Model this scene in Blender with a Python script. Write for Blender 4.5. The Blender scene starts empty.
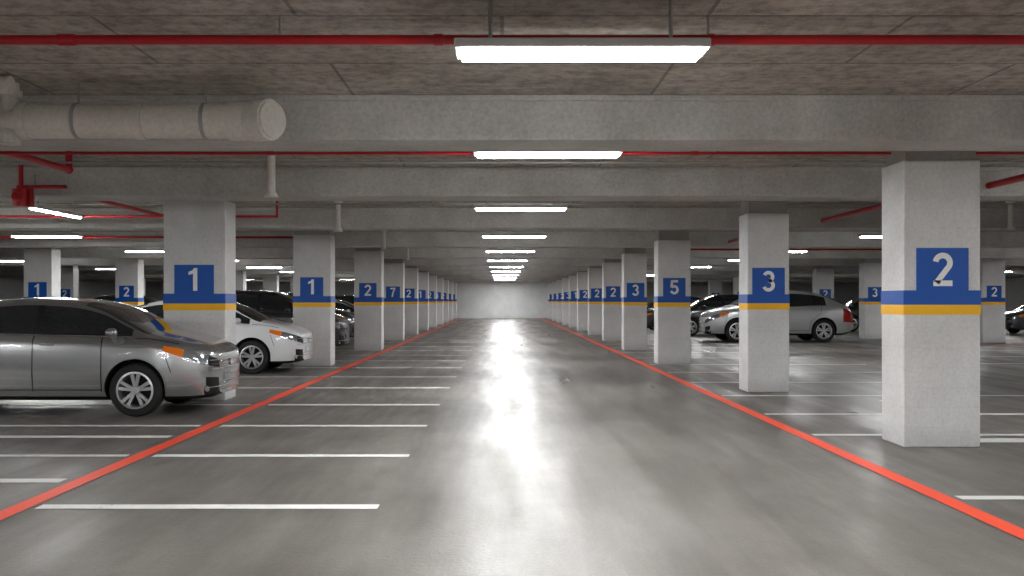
import bpy, bmesh, math, random
import numpy as np
from mathutils import Vector, Matrix
random.seed(7)
scene = bpy.context.scene
COL = scene.collection

# ------------------------------------------------------------------ helpers
def new_mat(name):
    m = bpy.data.materials.new(name); m.use_nodes = True
    nt = m.node_tree
    b = nt.nodes.get('Principled BSDF')
    return m, nt, b
def simple(name, col, rough=0.5, metal=0.0, emit=None, estr=0.0, coat=0.0, spec=None):
    m, nt, b = new_mat(name)
    b.inputs['Base Color'].default_value = (*col, 1)
    b.inputs['Roughness'].default_value = rough
    b.inputs['Metallic'].default_value = metal
    b.inputs['Coat Weight'].default_value = coat
    b.inputs['Coat Roughness'].default_value = 0.05
    if spec is not None: b.inputs['Specular IOR Level'].default_value = spec
    if emit:
        b.inputs['Emission Color'].default_value = (*emit, 1)
        b.inputs['Emission Strength'].default_value = estr
    return m
def noise(nt, co, scale, detail=4, rough=0.6):
    n = nt.nodes.new('ShaderNodeTexNoise'); n.inputs['Scale'].default_value = scale
    n.inputs['Detail'].default_value = detail; n.inputs['Roughness'].default_value = rough
    nt.links.new(co, n.inputs['Vector']); return n.outputs['Fac']
def ramp(nt, fac, stops):
    r = nt.nodes.new('ShaderNodeValToRGB'); e = r.color_ramp.elements
    while len(e) < len(stops): e.new(0.5)
    for i, (p, c) in enumerate(stops):
        e[i].position = p; e[i].color = (*c, 1) if len(c) == 3 else c
    nt.links.new(fac, r.inputs['Fac']); return r.outputs['Color']
def mixc(nt, a, b, fac, mode='MIX'):
    m = nt.nodes.new('ShaderNodeMix'); m.data_type = 'RGBA'; m.blend_type = mode
    for i, v in ((0, fac), (6, a), (7, b)):
        if hasattr(v, 'links') or isinstance(v, bpy.types.NodeSocket): nt.links.new(v, m.inputs[i])
        else: m.inputs[i].default_value = v if i == 0 else (*v, 1)
    return m.outputs[2]
def bump(nt, b, h, strength, dist=0.01):
    n = nt.nodes.new('ShaderNodeBump'); n.inputs['Strength'].default_value = strength
    n.inputs['Distance'].default_value = dist
    nt.links.new(h, n.inputs['Height']); nt.links.new(n.outputs['Normal'], b.inputs['Normal'])
def objco(nt, scale=(1, 1, 1)):
    t = nt.nodes.new('ShaderNodeTexCoord'); mp = nt.nodes.new('ShaderNodeMapping')
    mp.inputs['Scale'].default_value = scale
    nt.links.new(t.outputs['Object'], mp.inputs['Vector']); return mp.outputs['Vector']
def g(v): return (v, v, v)

# ------------------------------------------------------------------ materials
def mat_floor():
    m, nt, b = new_mat('floor_sealed_concrete')
    co = objco(nt); st = objco(nt, (1.0, 0.30, 1)); wh = objco(nt, (1.6, 0.16, 1))
    big = ramp(nt, noise(nt, co, 0.45, 7, .68), [(0.3, (.118, .105, .093)), (0.7, (.215, .200, .184))])
    med = ramp(nt, noise(nt, st, 2.2, 9, .72), [(0.3, g(.70)), (0.66, g(1.10))])
    fine = ramp(nt, noise(nt, co, 70, 3, .7), [(0.28, g(.70)), (0.72, g(1.18))])
    c = mixc(nt, big, med, 1.0, 'MULTIPLY'); c = mixc(nt, c, fine, 1.0, 'MULTIPLY')
    nt.links.new(c, b.inputs['Base Color'])
    r = ramp(nt, noise(nt, wh, 1.3, 5, .55), [(0.30, g(.27)), (0.68, g(.56))])
    nt.links.new(r, b.inputs['Roughness'])
    bump(nt, b, noise(nt, co, 26, 5, .65), .26, .011)
    return m
def mat_ceiling():
    m, nt, b = new_mat('ceiling_board_concrete')
    co = objco(nt)
    big = ramp(nt, noise(nt, co, 0.9, 8, .7), [(0.3, (.36, .325, .275)), (0.7, (.64, .60, .54))])
    br = nt.nodes.new('ShaderNodeTexBrick'); nt.links.new(co, br.inputs['Vector'])
    br.inputs['Scale'].default_value = 1; br.inputs['Brick Width'].default_value = 2.6
    br.inputs['Row Height'].default_value = 1.2; br.inputs['Mortar Size'].default_value = .014
    br.inputs['Color1'].default_value = (1, 1, 1, 1); br.inputs['Color2'].default_value = (.80, .80, .80, 1)
    br.inputs['Mortar'].default_value = (.48, .48, .48, 1)
    st = objco(nt, (.5, 6, 1))
    grain = ramp(nt, noise(nt, st, 2.5, 5, .6), [(0.3, g(.80)), (0.7, g(1.08))])
    fine = ramp(nt, noise(nt, co, 7, 9, .8), [(0.38, g(.55)), (0.56, g(1.08))])
    c = mixc(nt, big, br.outputs['Color'], 1.0, 'MULTIPLY'); c = mixc(nt, c, fine, 1.0, 'MULTIPLY'); c = mixc(nt, c, grain, 1.0, 'MULTIPLY')
    nt.links.new(c, b.inputs['Base Color']); b.inputs['Roughness'].default_value = .85
    bump(nt, b, noise(nt, co, 14, 6, .7), .5, .02)
    return m
def mat_paint_conc(name, lo, hi, dirt=True, brick=False, rough=.7, fl=.82, bs=.4):
    m, nt, b = new_mat(name)
    co = objco(nt)
    c = ramp(nt, noise(nt, co, 1.3, 6, .65), [(0.3, lo), (0.7, hi)])
    f = ramp(nt, noise(nt, co, 28, 5, .75), [(0.3, g(fl)), (0.6, g(1.04))])
    c = mixc(nt, c, f, 1.0, 'MULTIPLY')
    if brick:
        tc = nt.nodes.new('ShaderNodeTexCoord'); s = nt.nodes.new('ShaderNodeSeparateXYZ')
        nt.links.new(tc.outputs['Object'], s.inputs[0])
        a = nt.nodes.new('ShaderNodeMath'); a.operation = 'ADD'
        nt.links.new(s.outputs[0], a.inputs[0]); nt.links.new(s.outputs[1], a.inputs[1])
        cb = nt.nodes.new('ShaderNodeCombineXYZ'); nt.links.new(a.outputs[0], cb.inputs[0]); nt.links.new(s.outputs[2], cb.inputs[1])
        br = nt.nodes.new('ShaderNodeTexBrick'); nt.links.new(cb.outputs[0], br.inputs['Vector'])
        br.inputs['Scale'].default_value = 1; br.inputs['Brick Width'].default_value = .4
        br.inputs['Row Height'].default_value = .2; br.inputs['Mortar Size'].default_value = .006
        br.inputs['Color1'].default_value = (1, 1, 1, 1); br.inputs['Color2'].default_value = (.985, .985, .985, 1)
        br.inputs['Mortar'].default_value = (.95, .95, .95, 1)
        c = mixc(nt, c, br.outputs['Color'], 1.0, 'MULTIPLY')
        # splash dirt near the floor
        mr = nt.nodes.new('ShaderNodeMapRange'); mr.inputs['From Min'].default_value = 0.0
        mr.inputs['From Max'].default_value = .22; mr.inputs['To Min'].default_value = .75; mr.inputs['To Max'].default_value = 1
        nt.links.new(s.outputs[2], mr.inputs['Value'])
        cc = nt.nodes.new('ShaderNodeCombineColor')
        for i in range(3): nt.links.new(mr.outputs[0], cc.inputs[i])
        c = mixc(nt, c, cc.outputs[0], 1.0, 'MULTIPLY')
    nt.links.new(c, b.inputs['Base Color']); b.inputs['Roughness'].default_value = rough
    bump(nt, b, noise(nt, co, 40, 5, .7), bs, .006)
    return m
def mat_worn(name, col, under, wear=.38, rough=.5):
    m, nt, b = new_mat(name); co = objco(nt)
    n = ramp(nt, noise(nt, co, 9, 8, .75), [(wear - .06, g(0.25)), (wear + .05, g(1))])
    c = mixc(nt, under, col, n); nt.links.new(c, b.inputs['Base Color'])
    b.inputs['Roughness'].default_value = rough
    return m

M_floor = mat_floor(); M_ceil = mat_ceiling()
M_beam = mat_paint_conc('beam_grey_concrete', (.42, .41, .39), (.62, .61, .585), fl=.76)
M_colm = mat_paint_conc('column_white_masonry', (.62, .62, .61), (.78, .78, .77), brick=True, fl=.86, bs=.35)
M_neck = mat_paint_conc('column_neck_shade_tone', (.34, .33, .31), (.44, .43, .41))  # darker tone puts shade into the colour above each column head
M_wall = mat_paint_conc('wall_painted_concrete', (.58, .585, .585), (.70, .705, .705))
M_white = mat_worn('white_line_paint', (.80, .80, .78), (.3, .29, .28), .37)
M_red = mat_worn('red_line_paint', (.92, .085, .035), (.5, .08, .05), .34, .5)
M_blue = mat_worn('blue_band_paint', (.001, .085, .42), (.006, .10, .36), .2, .45)
M_yel = mat_worn('yellow_band_paint', (.95, .50, .003), (.7, .38, .02), .22, .45)
M_digit = simple('digit_white_paint', (.88, .88, .88), .5)
M_pipe = mat_worn('red_pipe_enamel', (.46, .008, .014), (.25, .02, .02), .33, .35)
M_duct = mat_paint_conc('duct_white_pvc', (.62, .60, .55), (.76, .74, .69), rough=.4)
M_house = simple('light_housing_white', (.6, .6, .6), .4)
M_dif = simple('light_diffuser', (.9, .9, .9), .5, emit=(.975, .985, .985), estr=142)
M_steel = simple('galvanised_steel', (.4, .4, .4), .45, .6)

# ------------------------------------------------------------------ mesh helpers
def obj_from_bm(bm, name, mats, parent=None, smooth=None):
    me = bpy.data.meshes.new(name); bm.to_mesh(me); bm.free()
    for m in mats: me.materials.append(m)
    if smooth is not None:
        for p in me.polygons: p.use_smooth = True
        me.set_sharp_from_angle(angle=math.radians(smooth))
    o = bpy.data.objects.new(name, me); COL.objects.link(o)
    if parent: o.parent = parent
    return o
def add_box(bm, lo, hi, mi=0, bevel=0):
    lo = Vector(lo); hi = Vector(hi)
    r = bmesh.ops.create_cube(bm, size=1)
    c = (lo + hi) / 2; d = hi - lo
    for v in r['verts']: v.co = Vector((v.co.x * d.x, v.co.y * d.y, v.co.z * d.z)) + c
    fs = set(f for v in r['verts'] for f in v.link_faces)
    if bevel:
        es = list(set(e for v in r['verts'] for e in v.link_edges))
        rb = bmesh.ops.bevel(bm, geom=es, offset=bevel, segments=2, affect='EDGES', profile=.5)
        fs = set(f for f in rb['faces']) | set(f for f in fs if f.is_valid)
    for f in fs:
        if f.is_valid: f.material_index = mi
def add_cyl(bm, p0, p1, r, mi=0, seg=20, r2=None):
    p0 = Vector(p0); p1 = Vector(p1); d = p1 - p0
    q = d.to_track_quat('Z', 'Y').to_matrix().to_4x4()
    res = bmesh.ops.create_cone(bm, cap_ends=True, segments=seg, radius1=r, radius2=r if r2 is None else r2,
                                depth=d.length, matrix=Matrix.Translation((p0 + p1) / 2) @ q)
    for f in set(f for v in res['verts'] for f in v.link_faces): f.material_index = mi
def box(name, lo, hi, mat, parent=None, bevel=0):
    bm = bmesh.new(); add_box(bm, lo, hi, 0, bevel); return obj_from_bm(bm, name, [mat], parent)
def empty(name, loc):
    e = bpy.data.objects.new(name, None); e.location = loc; e.empty_display_size = .2; COL.objects.link(e); return e

# bold sans digits built as flat painted shapes (unit height 1)
def arc(cx, cy, rx, ry, a0, a1, n=22):
    return [(cx + rx * math.cos(math.radians(a0 + (a1 - a0) * i / n)), cy + ry * math.sin(math.radians(a0 + (a1 - a0) * i / n))) for i in range(n + 1)]
DIG = {
 '2': [arc(0, .20, .215, .215, 172, -42) + [(-.19, -.40)], [(-.285, -.415), (.29, -.415)]],
 '3': [arc(-.01, .215, .20, .20, 158, -90), arc(-.01, -.195, .225, .22, 90, -160)],
 '5': [[(.25, .415), (-.21, .415)], [(-.155, .48), (-.20, -.02)], arc(-.01, -.175, .225, .24, 140, -160)],
 '7': [[(-.28, .415), (.28, .415)], [(.215, .42), (.02, .0), (-.08, -.5)]],
 '8': [arc(0, .225, .18, .19, 0, 360, 32), arc(0, -.2, .215, .22, 0, 360, 32)],
}
def digit_mesh(ch, H):
    bm = bmesh.new()
    if ch == '1':
        q = [(.15, -.5), (.15, .5), (-.01, .5), (-.04, .44), (-.04, -.5)]
        bm.faces.new([bm.verts.new((x * H, 0, y * H)) for x, y in q])
        q = [(-.04, .44), (-.07, .40), (-.24, .33), (-.24, .19), (-.04, .25)]
        bm.faces.new([bm.verts.new((x * H, 0, y * H)) for x, y in q])
    else:
        for pts in DIG[ch]:
            hw = .085; prev = None
            for i, p in enumerate(pts):
                a = pts[max(0, i - 1)]; c = pts[min(len(pts) - 1, i + 1)]
                d = Vector((c[0] - a[0], c[1] - a[1])).normalized(); n = Vector((-d.y, d.x)) * hw
                q = [bm.verts.new(((p[0] + n.x) * H, 0, (p[1] + n.y) * H)), bm.verts.new(((p[0] - n.x) * H, 0, (p[1] - n.y) * H))]
                if prev: bm.faces.new((prev[0], prev[1], q[1], q[0]))
                prev = q
    return bm

# ------------------------------------------------------------------ room shell
ZC = 3.27; XL, XR, YB, YF = -31, 31, -9, 80
box('floor', (XL, YB, -.2), (XR, YF, 0), M_floor)
box('ceiling', (XL, YB, ZC), (XR, YF, ZC + .25), M_ceil)
box('wall_back', (XL, YF, 0), (XR, YF + .3, ZC), M_wall)
box('wall_front', (XL, YB - .3, 0), (XR, YB, ZC), M_wall)
box('wall_left', (XL - .3, YB, 0), (XL, YF, ZC), M_wall)
box('wall_right', (XR, YB, 0), (XR + .3, YF, ZC), M_wall)

BZ = 2.88
beamY = [-3.6, 2.3, 8.33, 12.8, 18.4] + [24.7 + 6.4 * i for i in range(9)]
for y in beamY:
    if y > 78: continue
    bm = bmesh.new()
    add_box(bm, (XL, y, BZ), (XR, y + .62, ZC), 0, .015)
    add_box(bm, (XL, y - .035, ZC - .05), (XR, y + .655, ZC), 0, .008)
    obj_from_bm(bm, 'ceiling_beam', [M_beam])

# ------------------------------------------------------------------ columns
def column(x0, x1, y, digit, top=2.88, depth=.56, face=1, sign_w=.52):
    w = x1 - x0; cx = (x0 + x1) / 2
    e = empty('parking_column', (cx, y, 0))
    h = w / 2
    bm = bmesh.new(); add_box(bm, (-h, 0, 0), (h, depth, top), 0, .012)
    obj_from_bm(bm, 'shaft', [M_colm], e)
    box('shade_neck', (-h + .03, .03, top), (h - .03, depth - .03, ZC), M_neck, e)  # added inset block whose dark colour imitates a shadowed column top
    t = .004
    box('blue_band', (-h - t, -t, 1.43), (h + t, depth + t, 1.575), M_blue, e)
    box('yellow_band', (-h - t, -t, 1.33), (h + t, depth + t, 1.43), M_yel, e)
    s = sign_w / 2
    sy = -.012
    box('number_sign', (-s, sy, 1.575), (s, 0, 2.0), M_blue, e)
    to = obj_from_bm(digit_mesh(digit, .335), 'digit', [M_digit], e)
    to.location = (0, sy - .003, 1.785)
    return e
column(4.03, 4.80, 9.53, '2')
column(3.95, 4.62, 15.28, '3')
column(3.62, 4.38, 22.06, '5')
column(3.62, 4.30, 28.2, '3')
rd = ['2', '2', '2', '1', '3', '2', '1', '2']
for i, d in enumerate(rd): column(3.72, 4.42, 34.8 + 5.9 * i, d)
column(-4.99, -4.08, 14.0, '1', top=2.96, sign_w=.58)
column(-4.71, -3.86, 21.4, '1', top=2.96)
column(-4.42, -3.60, 28.4, '2', top=2.96)
ld = ['7', '2', '1', '2', '3', '2', '1', '2']
for i, d in enumerate(ld): column(-4.42, -3.66, 35.2 + 5.9 * i, d)
for x, y, d in [(-13.2, 27, '1'), (-13.2, 33.4, '2'), (-13.2, 40, '1'), (-13.2, 47, '2'), (-13.2, 54, '3'), (-13.2, 61, '3'),
                (-19.8, 43, '2'), (-19.8, 36, '1'), (-19.8, 50, '1'), (-22, 57, '2'),
                (17.3, 33.4, '2'), (14.4, 36.7, '3'), (14.8, 43.5, '2'), (14.4, 50, '2'), (14.4, 57, '1'), (14.4, 64, '1'),
                (22.6, 47, '1'), (22.6, 56, '1')]:
    column(x - .4, x + .4, y, d, top=2.94)

# ------------------------------------------------------------------ floor markings
bm = bmesh.new()
def line(x0, y0, x1, y1, w, z=.004):
    d = Vector((x1 - x0, y1 - y0, 0)).normalized(); n = Vector((-d.y, d.x, 0)) * w / 2
    a = Vector((x0, y0, z)); b2 = Vector((x1, y1, z))
    bm.faces.new([bm.verts.new(v) for v in (a - n, b2 - n, b2 + n, a + n)])
for y in [6.77, 9.0, 11.15, 13.4, 16.0, 18.3, 20.8, 23.2, 25.6, 28.1, 30.6, 33.2]:
    line(-.88, y, -3.30, y, .14)
    if y > 7: line(-3.54, y, -9.2, y, .12)
for y in [7.75, 10.25]: line(-3.58, y, -9.2, y, .17)
for y in [7.08, 10.4, 12.3, 14.7, 17.1, 19.5, 21.9, 24.4, 27, 29.6, 32]:
    line(3.4, y, 8.4, y, .13)
line(4.86, 9.98, 8.4, 9.98, .3, .005)  # wide white strip paints in a glossy light patch beside the column
line(5.2, 10.5, 5.6, 14.0, .10); line(8.4, 13.6, 12, 13.6, .12); line(6.7, 12.0, 9.6, 16.5, .12)
for y in [14.5, 17, 19.6, 22.2, 25, 28]: line(11.2, y, 16, y, .13)
obj_from_bm(bm, 'parking_bay_lines', [M_white])
bm = bmesh.new()
line(-3.42, YB + .5, -3.42, 77, .15, .006); line(3.27, YB + .5, 3.27, 77, .15, .006)
line(15.2, 31.6, 24, 31.6, .22, .006)
obj_from_bm(bm, 'lane_edge_lines', [M_red])

# ------------------------------------------------------------------ ceiling lights
def lamp(x, y, L=1.42, z=2.93, rot=0, w=.24):
    e = empty('ceiling_light', (x, y, z)); e.rotation_euler = (0, 0, rot)
    bm = bmesh.new(); add_box(bm, (-L / 2 - .04, -w / 2 - .03, .02), (L / 2 + .04, w / 2 + .03, .075), 0, .01)
    for sx in (-1, 1): add_cyl(bm, (sx * L * .38, 0, .07), (sx * L * .38, 0, ZC - z), .012, 1, 8)
    obj_from_bm(bm, 'housing', [M_house, M_steel], e)
    box('diffuser', (-L / 2, -w / 2, 0), (L / 2, w / 2, .03), M_dif, e)
for x, y in [(.47, 5.68), (.46, 9.6), (.30, 15.3), (.28, 21.9), (.25, 28.5), (.2, 35), (.2, 41.5), (.2, 48), (.2, 54.3), (.2, 60.5), (.2, 66.8), (.2, 72), (.2, 77), (.4, -.8), (.4, -6),  # last two sit unseen behind the camera, added as frontal light
             (-5, 1.2), (5, 1.2), (-5, -5), (5, -5)]:  # unseen lamps added beside and behind the camera to brighten column fronts
    lamp(x, y, z=2.93)
for y in (-4, 4.8, 10.6, 15.6, 21.9, 28.5, 35, 41.9, 48.3, 55, 66): lamp(-10.5, y, L=1.5, w=.22)  # nearest and rear ones are out of view, added for ambient fill
for y in (35.4, 44, 55, 66): lamp(-18, y, L=1.5, w=.22)
for y in (-4, 4.8, 10.6, 21.9, 28.5, 34.7, 41.5, 48, 55, 66): lamp(8.7, y, L=.8 if y > 20 else 1.3, w=.25)  # row extended unseen past the camera, added to even out the light
for y in (8, 20, 28, 36, 44, 52, 66): lamp(17.6, y, L=1.3, w=.22)
for y in (34, 48): lamp(25, y, L=1.4, w=.22)
lamp(-7.5, 16.0, L=1.7, w=.07, rot=math.pi / 2)

# ------------------------------------------------------------------ pipes and ducts
def pipe(name, pts, r, mat, couplings=(), cr=None, seg=18):
    bm = bmesh.new()
    for a, b2 in zip(pts[:-1], pts[1:]): add_cyl(bm, a, b2, r, 0, seg)
    for p in pts[1:-1]:
        bmesh.ops.create_uvsphere(bm, u_segments=14, v_segments=10, radius=r * 1.25, matrix=Matrix.Translation(p))
    for p, d in couplings:
        d = Vector(d); p = Vector(p); add_cyl(bm, p - d, p + d, cr or r * 1.35, 0, seg)
    return obj_from_bm(bm, name, [mat], smooth=40)
pipe('red_sprinkler_pipe', [(-12, 6.0, 3.118), (12, 6.0, 3.118)], .031, M_pipe,
         [((-.4, 6, 3.118), (.03, 0, 0)), ((-2.75, 6, 3.118), (.05, 0, 0)), ((1.32, 6, 3.118), (.02, 0, 0))], .038)
bm = bmesh.new()
for x in (-7, -4.2, -1.4, 1.3, 4.1, 7):
    add_cyl(bm, (x, 6.0, 3.15), (x, 6.0, ZC), .008, 0, 8)
obj_from_bm(bm, 'pipe_hanger_rods', [M_steel])
pipe('red_sprinkler_pipe', [(-13, 9.85, 3.0), (4.03, 9.85, 3.0)], .016, M_pipe, [((-2.4, 9.85, 3.0), (.04, 0, 0)), ((2.0, 9.85, 3.0), (.04, 0, 0))])
pipe('red_sprinkler_pipe', [(4.80, 9.85, 3.0), (13, 9.85, 3.0)], .016, M_pipe)
pipe('red_sprinkler_pipe', [(-5.25, 9.9, 3.05), (-5.22, 11.45, 3.05), (-5.22, 11.45, ZC)], .04, M_pipe)
pipe('red_sprinkler_pipe', [(6.55, 10.6, 3.02), (6.55, 12.78, 3.02)], .045, M_pipe)
pipe('red_sprinkler_pipe', [(6.2, 13.5, 3.02), (6.2, 18.38, 3.02)], .04, M_pipe)
pipe('red_sprinkler_pipe', [(-6.2, 13.5, 3.02), (-6.2, 18.38, 3.02)], .035, M_pipe)
pipe('red_sprinkler_pipe', [(5.9, 19.05, 3.0), (5.9, 24.65, 3.0)], .04, M_pipe)
pipe('red_sprinkler_pipe', [(-13, 16.9, 2.97), (-4.0, 16.9, 2.97), (-4.0, 16.9, ZC)], .022, M_pipe, [((-6.6, 16.9, 2.97), (.05, 0, 0))])
pipe('red_sprinkler_pipe', [(6.1, 20.3, 3.12), (14, 20.3, 3.12)], .03, M_pipe)
pipe('red_sprinkler_pipe', [(-14, 22.6, 2.98), (-4.8, 22.6, 2.98), (-4.8, 22.6, ZC)], .026, M_pipe)
pipe('red_sprinkler_pipe', [(4.6, 27.4, 2.95), (13, 27.4, 2.95)], .028, M_pipe)
pipe('red_sprinkler_pipe', [(-13, 33.0, 2.95), (-5.0, 33.0, 2.95)], .028, M_pipe)
for y, z, x0, x1 in [(11.2, 3.1, -12, 12), (16.2, 3.12, -12, 12), (11.9, 3.2, -14, 14), (21.2, 3.14, -14, 14), (14.7, 3.2, -14, -5.2), (28.0, 3.12, -14, 3.4)]:
    pipe('cable_conduit', [(x0, y, z), (x1, y, z)], .013, M_steel)

# big drain duct
e = empty('drain_duct', (0, 7.85, 2.955))
bm = bmesh.new()
add_cyl(bm, (-3.97, 0, 0), (-2.1, 0, 0), .143, 0, 40)
for x in (-3.93, -2.98): add_cyl(bm, (x - .04, 0, 0), (x + .04, 0, 0), .152, 0, 40)
add_cyl(bm, (-2.24, 0, 0), (-1.99, -.02, 0), .162, 0, 40)
add_cyl(bm, (-2.04, -.02, 0), (-1.89, -.09, -.005), .170, 0, 40)
add_cyl(bm, (-1.90, -.085, -.005), (-1.865, -.105, -.006), .15, 0, 40)
obj_from_bm(bm, 'run', [M_duct], e, 40)
bm = bmesh.new()
add_cyl(bm, (-4.07, 0, -.17), (-4.07, 0, ZC - 2.955), .075, 0, 28)
add_cyl(bm, (-4.07, 0, -.19), (-4.07, 0, -.10), .09, 0, 28)
add_cyl(bm, (-4.07, 0, .19), (-4.07, 0, .25), .10, 0, 28)
add_cyl(bm, (-4.9, 0, 0), (-3.95, 0, 0), .10, 0, 28)
add_cyl(bm, (-4.6, -.3, .23), (-3.9, -.3, .23), .07, 0, 24)
obj_from_bm(bm, 'riser', [M_duct], e, 40)
bm = bmesh.new()
for x in (-3.5, -2.45):
    add_cyl(bm, (x, 0, .14), (x, 0, ZC - 2.955), .01, 0, 8); add_cyl(bm, (x - .015, 0, 0), (x + .015, 0, 0), .149, 0, 40)
obj_from_bm(bm, 'hanger_straps', [M_steel], e, 40)
# vertical drain stubs
for x, y, zb in [(-2.67, 11.0, 2.70), (-2.93, 17.0, 2.74), (-2.98, 24.0, 2.80), (9.1, 17.0, 2.77), (-3.0, 30.2, 2.8)]:
    bm = bmesh.new(); add_cyl(bm, (x, y, zb), (x, y, ZC), .045, 0, 20); add_cyl(bm, (x, y, zb - .03), (x, y, zb + .03), .085, 0, 20, r2=.05)
    add_cyl(bm, (x, y, ZC - .04), (x, y, ZC), .08, 0, 20)
    obj_from_bm(bm, 'drain_pipe_stub', [M_duct], None, 40)
# red sprinkler valve
bm = bmesh.new(); X, Y = -6.38, 12.6
add_cyl(bm, (X, Y, 2.72), (X, Y, 2.95), .11, 0, 24); add_cyl(bm, (X, Y, 2.95), (X, Y, ZC), .03, 0, 12)
add_cyl(bm, (X - .05, Y, 2.98), (X + .6, Y, 2.98), .025, 0, 12); add_cyl(bm, (X + .14, Y, 2.72), (X + .14, Y, 3.0), .035, 0, 12)
add_cyl(bm, (X, Y - .14, 2.84), (X, Y, 2.84), .06, 0, 16); add_cyl(bm, (X + .18, Y, 2.8), (X + .18, Y, 3.15), .012, 1, 8)
obj_from_bm(bm, 'sprinkler_valve', [M_pipe, M_steel], None, 40)

# ------------------------------------------------------------------ cars
def pchip(pts, x):
    xs = np.array([p[0] for p in pts], float); ys = np.array([p[1] for p in pts], float)
    h = np.diff(xs); d = np.diff(ys) / h; m = np.zeros_like(ys)
    for i in range(1, len(xs) - 1):
        if d[i - 1] * d[i] > 0:
            w1 = 2 * h[i] + h[i - 1]; w2 = h[i] + 2 * h[i - 1]
            m[i] = (w1 + w2) / (w1 / d[i - 1] + w2 / d[i])
    m[0] = d[0]; m[-1] = d[-1]
    x = np.clip(x, xs[0], xs[-1]); i = np.clip(np.searchsorted(xs, x) - 1, 0, len(h) - 1)
    t = (x - xs[i]) / h[i]
    return ((1 + 2 * t) * (1 - t) ** 2 * ys[i] + t * (1 - t) ** 2 * h[i] * m[i] + t * t * (3 - 2 * t) * ys[i + 1] + t * t * (t - 1) * h[i] * m[i + 1])
SEDAN = dict(L=4.78,
    zt=[(0, .78), (.04, .83), (.15, .90), (.42, .99), (.78, 1.075), (1.10, 1.22), (1.45, 1.395), (1.85, 1.49), (2.35, 1.52), (2.9, 1.485), (3.45, 1.36), (3.95, 1.20), (4.2, 1.17), (4.6, 1.14), (4.72, 1.08), (4.78, .97)],
    zb=[(0, .75), (.04, .795), (.15, .85), (.5, .95), (.8, .995), (2, 1.03), (3.5, 1.07), (4.3, 1.08), (4.65, 1.04), (4.78, .93)],
    zu=[(0, .25), (.1, .22), (.5, .2), (4.2, .2), (4.65, .28), (4.78, .36)],
    w=[(0, .48), (.03, .60), (.08, .69), (.16, .755), (.3, .81), (.5, .855), (.8, .885), (1.2, .895), (3.5, .895), (4.3, .865), (4.6, .80), (4.78, .60)],
    wr=[(0, .36), (.1, .56), (.3, .68), (.5, .73), (.8, .77), (1.45, .64), (1.85, .59), (3.0, .58), (3.5, .61), (4.0, .69), (4.3, .72), (4.78, .45)],
    ws=(.79, 1.68), rg=(3.15, 3.92), sg=(1.0, 3.62), pil=[(2.20, 2.28), (3.16, 3.20)], wf=.95, wb=3.70, R=.335)
WAGON = dict(L=4.35,
    zt=[(0, .72), (.04, .79), (.15, .88), (.5, 1.0), (.9, 1.08), (1.3, 1.28), (1.7, 1.45), (2.1, 1.525), (2.7, 1.54), (3.4, 1.50), (3.8, 1.43), (3.95, 1.36), (4.15, 1.10), (4.28, .98), (4.35, .82)],
    zb=[(0, .69), (.04, .75), (.15, .83), (.5, .95), (.9, 1.0), (2, 1.03), (3.4, 1.08), (4.0, 1.08), (4.15, 1.02), (4.28, .92), (4.35, .78)],
    zu=[(0, .25), (.1, .22), (.5, .2), (3.9, .2), (4.25, .28), (4.35, .36)],
    w=[(0, .44), (.03, .56), (.08, .66), (.16, .735), (.3, .80), (.6, .87), (1.2, .89), (3.3, .89), (3.9, .86), (4.2, .80), (4.35, .66)],
    wr=[(0, .32), (.1, .54), (.3, .68), (.5, .72), (.9, .76), (1.7, .64), (2.1, .60), (3.1, .59), (3.8, .60), (4.0, .64), (4.15, .68), (4.35, .5)],
    ws=(.94, 1.95), rg=(3.86, 4.12), sg=(1.2, 3.72), pil=[(2.2, 2.28), (3.12, 3.18)], wf=.86, wb=3.42, R=.335)
HATCH = dict(WAGON)
HATCH['zt'] = [(0, .72), (.04, .79), (.15, .88), (.5, 1.0), (.85, 1.09), (1.2, 1.27), (1.6, 1.45), (2.0, 1.53), (2.5, 1.545), (3.0, 1.51), (3.45, 1.43), (3.8, 1.30), (4.05, 1.16), (4.2, 1.07), (4.3, .98), (4.35, .86)]
HATCH['ws'] = (.89, 1.85); HATCH['rg'] = (3.45, 4.05); HATCH['sg'] = (1.1, 3.5)
def scaled(P, zs, R):
    Q = dict(P)
    for k in ('zt', 'zb'): Q[k] = [(a, b * zs) for a, b in P[k]]
    Q['zu'] = [(a, b * 1.15) for a, b in P['zu']]; Q['R'] = R
    return Q
SUV = scaled(WAGON, 1.14, .37)

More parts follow.
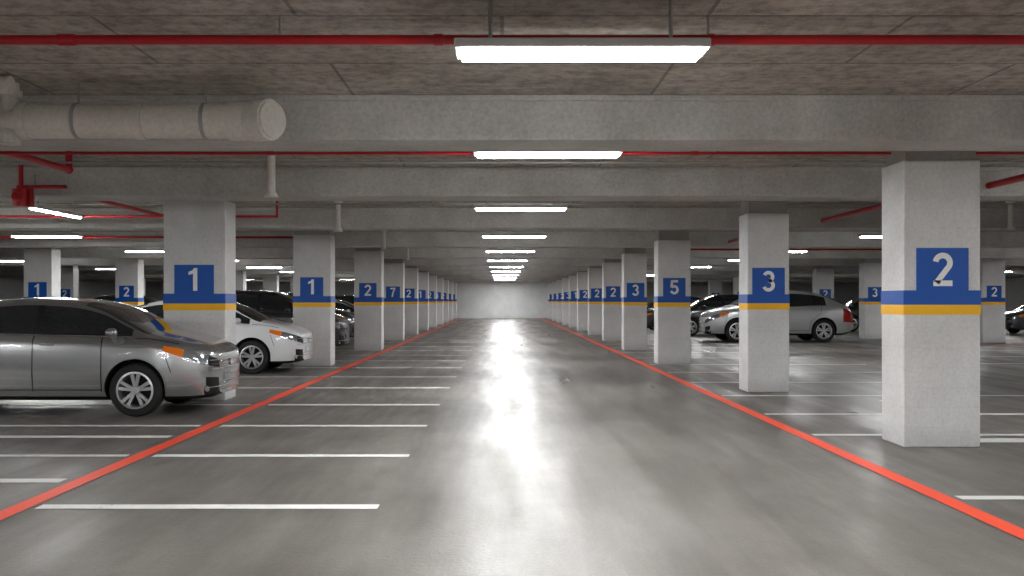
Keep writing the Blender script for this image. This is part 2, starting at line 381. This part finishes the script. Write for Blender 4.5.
M_glass = simple('car_window_glass', (.014, .017, .019), .03, coat=.8)
M_trim = simple('car_black_plastic', (.008, .008, .009), .6, spec=.25)
M_hl = simple('headlight_lens', (.42, .45, .50), .08, .7, coat=1)
M_tl = simple('tail_light_lens', (.35, .01, .01), .12, coat=.6)
M_chr = simple('chrome', (.75, .75, .76), .12, 1)
M_tyre = simple('tyre_rubber', (.010, .010, .010), .8)
M_rim = simple('alloy_rim', (.62, .63, .64), .28, .85)
M_plate = simple('number_plate', (.35, .38, .44), .4)
M_amb = simple('amber_indicator', (.85, .20, .012), .15, coat=.5)
M_slot = simple('car_paint_base', (.5, .5, .5), .3)
CM = lambda paint: [paint, M_glass, M_trim, M_hl, M_tl, M_chr, M_tyre, M_rim, M_plate, M_amb]
def rings(P, s):
    zt = float(pchip(P['zt'], s)); zb = float(pchip(P['zb'], s)); zu = float(pchip(P['zu'], s)); w = float(pchip(P['w'], s)); wr = float(pchip(P['wr'], s))
    zr = zt - min(.055, .45 * (zt - zb)); hb = zb - zu
    # the lamp row (5-6) narrows rearwards so the headlight tapers to a point
    k5 = .70 + .12 * min(1, max(0, (s - .12) / .48)) if s < .9 else .82
    P7 = (w - .06, zb); P11 = (min(wr, w - .1), zr)
    def L(t, bul=0): return (P7[0] + (P11[0] - P7[0]) * t + bul, P7[1] + (P11[1] - P7[1]) * t)
    return [(0, zu), (w - .16, zu), (w - .045, zu + .07 * hb), (w - .012, zu + .2 * hb), (w + .004, zu + .45 * hb), (w - (.004 if k5 > .74 else 0), zu + k5 * hb),
            (w - .022, zu + .91 * hb), P7, L(.08, .002), L(.5, .018), L(.88, .008), P11,
            (P11[0] * .9, zr + .62 * (zt - zr)), (P11[0] * .5, zr + .93 * (zt - zr)), (0, zt)]
def lathe(bm, prof, cx, cy, cz, sgn, mi, seg=40):
    rr = []
    for (r, y) in prof:
        rr.append([bm.verts.new((cx + r * math.cos(a), cy + sgn * y, cz + r * math.sin(a))) for a in [2 * math.pi * k / seg for k in range(seg)]])
    for a, b2 in zip(rr[:-1], rr[1:]):
        for k in range(seg):
            f = bm.faces.new((a[k], a[(k + 1) % seg], b2[(k + 1) % seg], b2[k])); f.material_index = mi
    return rr
def build_car(P, key):
    L = P['L']; N = 15
    S = set(np.round(np.concatenate([np.linspace(0, .3, 25), np.linspace(.3, L - .4, 70), np.linspace(L - .4, L, 20)]), 4).tolist())
    for a in list(P['ws']) + list(P['rg']) + list(P['sg']) + [q for p in P['pil'] for q in p]: S.add(a)
    S = sorted(S); bm = bmesh.new(); R = []
    S = [s for i, s in enumerate(S) if i == 0 or s - S[i - 1] > .002 or s in (0, L)]
    for s in S:
        h = rings(P, s); x = L / 2 - s
        ring = [bm.verts.new((x, y, z)) for y, z in h] + [bm.verts.new((x, -y, z)) for y, z in reversed(h[1:-1])]
        R.append(ring)
    n = len(R[0])
    for i in range(len(S) - 1):
        sm = (S[i] + S[i + 1]) / 2
        for k in range(n):
            f = bm.faces.new((R[i][k], R[i][(k + 1) % n], R[i + 1][(k + 1) % n], R[i + 1][k]))
            j = k if k < N - 1 else n - 1 - k
            mi = 0
            inp = any(a < sm < b2 for a, b2 in P['pil'])
            if j in (8, 9) and P['sg'][0] < sm < P['sg'][1]: mi = 2 if inp else 1
            elif j == 7 and P['sg'][0] < sm < P['sg'][1]: mi = 2
            elif j >= 11 and (P['ws'][0] < sm < P['ws'][1] or P['rg'][0] < sm < P['rg'][1]): mi = 1
            elif j == 5 and sm < .62:
                mi = 2 if sm < .07 else (9 if .36 < sm < .60 else 3)
            elif j in (2, 3) and sm < .13 and not (j == 3 and sm > .10): mi = 2
            elif j in (4, 5) and sm > L - .35: mi = 4
            elif j <= 1: mi = 2
            f.material_index = mi
    f = bm.faces.new(list(reversed(R[0]))); f.material_index = 0
    f = bm.faces.new(R[-1]); f.material_index = 0
    bmesh.ops.recalc_face_normals(bm, faces=bm.faces)
    body = obj_from_bm(bm, 'tmp_body', CM(M_slot))
    WR = P['R']; wx = [L / 2 - P['wf'], L / 2 - P['wb']]; cut = []
    for x in wx:
        for sg in (-1, 1):
            b2 = bmesh.new(); add_cyl(b2, (x, sg * .6, WR + .02), (x, sg * 1.1, WR + .02), WR + .045, 2, 48)
            c = obj_from_bm(b2, 'tmp_cut', CM(M_slot)); cut.append(c)
            md = body.modifiers.new('b', 'BOOLEAN'); md.object = c; md.operation = 'DIFFERENCE'; md.solver = 'EXACT'
    bpy.context.view_layer.update()
    dg = bpy.context.evaluated_depsgraph_get(); dg.update()
    me = bpy.data.meshes.new_from_object(body.evaluated_get(dg))
    for c in cut + [body]: bpy.data.objects.remove(c)
    bm = bmesh.new(); bm.from_mesh(me)
    # wheels
    for x in wx:
        for sg in (-1, 1):
            cy = sg * .875
            rim = WR * .70
            lathe(bm, [(rim, -.2), (WR - .02, -.2), (WR, -.17), (WR, -.03), (WR - .02, 0), (rim + .02, .005), (rim, -.01)], x, cy, WR, sg, 6)
            lathe(bm, [(rim + .004, 0), (rim - .022, .004), (rim - .03, -.03), (rim - .035, -.12)], x, cy, WR, sg, 7)
            lathe(bm, [(rim - .03, -.11), (.001, -.11)], x, cy, WR, sg, 2)
            lathe(bm, [(.055, -.03), (.05, -.005), (.001, -.003)], x, cy, WR, sg, 7, 20)
            for k in range(10):
                a = 2 * math.pi * (k // 2) / 5 + (-.20 if k % 2 else .20) + math.pi / 2
                d = Vector((math.cos(a), 0, math.sin(a))); tt = Vector((-math.sin(a), 0, math.cos(a)))
                c0 = Vector((x, cy, WR))
                vs = []
                for rr, hw, yo in ((.035, .018, -.02), (rim - .025, .022, -.012)):
                    for q in (-1, 1):
                        for yy in (yo, yo - .03): vs.append(bm.verts.new(c0 + d * rr + tt * q * hw + Vector((0, sg * yy, 0))))
                for idx in ((0, 2, 6, 4), (1, 3, 7, 5), (0, 1, 5, 4), (2, 3, 7, 6)):
                    f = bm.faces.new([vs[i] for i in idx]); f.material_index = 7
    def yside(s, z):
        h = rings(P, s)
        for (y0, z0), (y1, z1) in zip(h[2:11], h[3:12]):
            if z0 <= z <= z1 + 1e-6: return y0 + (y1 - y0) * (z - z0) / max(1e-6, z1 - z0)
        return h[4][0]
    def strip(pts, hw, mi, off=.003):
        for sg in (-1, 1):
            prev = None
            for i, (s, z) in enumerate(pts):
                a = pts[max(0, i - 1)]; c = pts[min(len(pts) - 1, i + 1)]
                d = Vector((c[0] - a[0], c[1] - a[1])).normalized(); nn = Vector((-d.y, d.x)) * hw
                q = []
                for m in (1, -1):
                    ss, zz = s + nn.x * m, z + nn.y * m
                    q.append(bm.verts.new((L / 2 - ss, sg * (yside(ss, zz) + off), zz)))
                if prev:
                    f = bm.faces.new((prev[0], prev[1], q[1], q[0])); f.material_index = mi
                prev = q
    def seg(a, b2, n=10): return [(a[0] + (b2[0] - a[0]) * i / n, a[1] + (b2[1] - a[1]) * i / n) for i in range(n + 1)]
    zbel = lambda s: float(pchip(P['zb'], s)) - .012
    s0 = P['wf'] + .42; s1 = (P['pil'][0][0] + P['pil'][0][1]) / 2; s2 = P['wb'] - .42
    for s, e2 in ((s0, 0), (s1, 0)): strip(seg((s, .32), (s + e2, zbel(s)), 12), .006, 2)
    strip(seg((s2 - .02, .34), (s2 + .02, .6), 6) + seg((s2 + .03, .62), (s2 + .30, .85), 6) + seg((s2 + .32, .87), (s2 + .36, zbel(s2 + .3)), 4), .005, 2)
    strip([(s, .34) for s in np.linspace(s0, s2, 20)], .005, 2)
    strip([(s, float(pchip(P['zb'], s)) + .004) for s in np.linspace(P['sg'][0], P['sg'][1], 30)], .007, 5, .006)
    # bonnet shut line and bumper seam
    strip([(s, float(pchip(P['zb'], s)) - .008) for s in np.linspace(.42, P['sg'][0] - .05, 14)], .004, 2, .004)
    strip(seg((.50, .56), (.58, float(pchip(P['zb'], .58)) - .17), 5), .004, 2)
    # wheel-arch lips
    for x in wx:
        pts = []
        for k in range(25):
            a = math.radians(-8 + 196 * k / 24)
            pts.append((L / 2 - (x + (WR + .052) * math.cos(a)), WR + .02 + (WR + .052) * math.sin(a)))
        strip([p for p in pts if .02 < p[0] < L - .02], .007, 0, .012)
    # handles and mirrors
    for s in (s1 - .18, s2 + .12):
        z = zbel(s) - .10
        for sg in (-1, 1):
            y = sg * (yside(s, z) + .018)
            add_box(bm, (L / 2 - s - .085, y - .014, z - .013), (L / 2 - s + .085, y + .014, z + .013), 5, .006)
    sm = P['sg'][0] + .22; zm = zbel(sm) + .05
    for sg in (-1, 1):
        y = sg * (yside(sm, zbel(sm)) + .09)
        r = bmesh.ops.create_uvsphere(bm, u_segments=18, v_segments=12, radius=1, matrix=Matrix.Translation((L / 2 - sm, y, zm + .02)) @ Matrix.Diagonal((.075, .10, .06, 1)))
        for f in set(f for v in r['verts'] for f in v.link_faces): f.material_index = 0
        add_box(bm, (L / 2 - sm - .03, min(y, y - sg * .12), zm - .05), (L / 2 - sm + .03, max(y, y - sg * .12), zm - .01), 2, .004)
    # front end: grille, emblem, lower intake, plate, fog lamps
    X0 = L / 2; h0 = rings(P, 0); w0 = h0[4][0]; za, zc = h0[5][1], h0[6][1]
    add_box(bm, (X0 - .03, -w0 + .01, za), (X0 + .008, w0 - .01, zc), 2, .004)
    # chrome grille bars following the nose curve
    def nose_bar(z, hh, smax, off=.010, mi=5):
        path = [(s, yside(s, z)) for s in np.linspace(smax, 0, 9)]
        pts = [(X0 - s + off * .5, y + off) for s, y in path] + [(X0 + off, y * f) for f in (.9, .5, 0) for y in [path[-1][1]]]
        pts = pts + [(x, -y) for x, y in reversed(pts[:-1])]
        prev = None
        for x, y in pts:
            q = [bm.verts.new((x, y, z + hh)), bm.verts.new((x, y, z - hh))]
            if prev:
                f = bm.faces.new((prev[0], prev[1], q[1], q[0])); f.material_index = mi
            prev = q
    nose_bar(zc - .002, .006, .07); nose_bar((za + zc) / 2, .004, .05)
    nose_bar(za - .008, .006, .07)
    add_cyl(bm, (X0 - .01, 0, (za + zc) / 2), (X0 + .03, 0, (za + zc) / 2), .045, 5, 20)
    zi0, zi1 = h0[2][1] + .015, h0[4][1] - .02
    add_box(bm, (X0 - .03, -w0 + .01, zi0), (X0 + .006, w0 - .01, zi1 - .05), 2, .004)
    nose_bar((zi0 + zi1) / 2 - .02, .005, .10, mi=5)
    add_box(bm, (X0, -.26, zi1 - .03), (X0 + .025, .26, zi1 + .075), 8, .003)
    for sg in (-1, 1):
        y = yside(.10, .34)
        add_cyl(bm, (X0 - .13, sg * (y - .03), .34), (X0 - .085, sg * (y - .005), .34), .038, 3, 16)
    add_box(bm, (-X0 - .015, -.26, .62), (-X0 + .02, .26, .73), 8, .003)
    add_box(bm, (-X0 - .012, -.5, .38), (-X0 + .03, .5, .46), 2, .008)
    me2 = bpy.data.meshes.new(key); bm.to_mesh(me2); bm.free()
    for m in CM(M_slot): me2.materials.append(m)
    for p in me2.polygons: p.use_smooth = True
    me2.set_sharp_from_angle(angle=math.radians(32))
    return me2
MESH = {'sedan': (SEDAN, build_car(SEDAN, 'sedan')), 'hatch': (HATCH, build_car(HATCH, 'hatch')), 'suv': (SUV, build_car(SUV, 'suv'))}
def paint(name, col, metal=.0, rough=.3):
    return simple(name, col, rough, metal, coat=1.0)
P_silver = paint('paint_silver', (.37, .375, .38), .8, .26)
P_lsilver = paint('paint_light_silver', (.50, .51, .52), .6, .35)
P_white = paint('paint_white', (.78, .79, .80))
P_black = paint('paint_black', (.010, .010, .012))
P_grey = paint('paint_dark_grey', (.05, .055, .06), .4)
def car(kind, name, pm, front, ynear, face=1, sc=1.0, yaw=0):
    P, me = MESH[kind]; me = me.copy(); me.materials[0] = pm
    o = bpy.data.objects.new(name, me); COL.objects.link(o)
    o.location = (front - face * P['L'] / 2 * sc, ynear + .9 * sc, 0); o.scale = (sc,) * 3
    o.rotation_euler = (0, 0, (0 if face > 0 else math.pi) + yaw)
    return o
car('sedan', 'silver_sedan', P_silver, -3.70, 12.0)
car('sedan', 'white_sedan', P_white, -4.08, 19.05)
car('suv', 'black_suv', P_black, -4.30, 25.4)
car('suv', 'dark_grey_suv', P_grey, -4.9, 31.5)
car('hatch', 'silver_hatchback', P_lsilver, -4.9, 38.5)
car('suv', 'black_suv', P_black, -4.9, 44.5)
car('hatch', 'silver_hatchback', P_lsilver, 7.3, 33.6, -1, 1.2)
car('suv', 'black_suv', P_black, 7.0, 39.5, -1)
car('sedan', 'dark_grey_sedan', P_grey, 6.6, 45.5, -1)
car('suv', 'black_suv', P_black, 7.0, 51, -1)
car('suv', 'black_suv', P_black, 15.8, 45.2, -1)
car('sedan', 'dark_grey_sedan', P_grey, 22.3, 41.5, -1)
car('suv', 'black_suv', P_black, -14.3, 41.8, 1)
car('sedan', 'dark_grey_sedan', P_grey, -14.0, 29.5, 1)

# ------------------------------------------------------------------ world, camera
w = bpy.data.worlds.new('World'); scene.world = w; w.use_nodes = True
w.node_tree.nodes['Background'].inputs[0].default_value = (.6, .65, .7, 1)
w.node_tree.nodes['Background'].inputs[1].default_value = .3
cam = bpy.data.cameras.new('camera'); co = bpy.data.objects.new('camera', cam); COL.objects.link(co)
co.location = (0, 0, 1.47); co.rotation_euler = (math.pi / 2, 0, 0)
cam.sensor_width = 36; cam.lens = 950 / 1024 * 36
cam.shift_x = 10 / 1024; cam.shift_y = 12.8 / 1024; cam.clip_end = 300
scene.camera = co
scene.view_settings.view_transform = 'Standard'
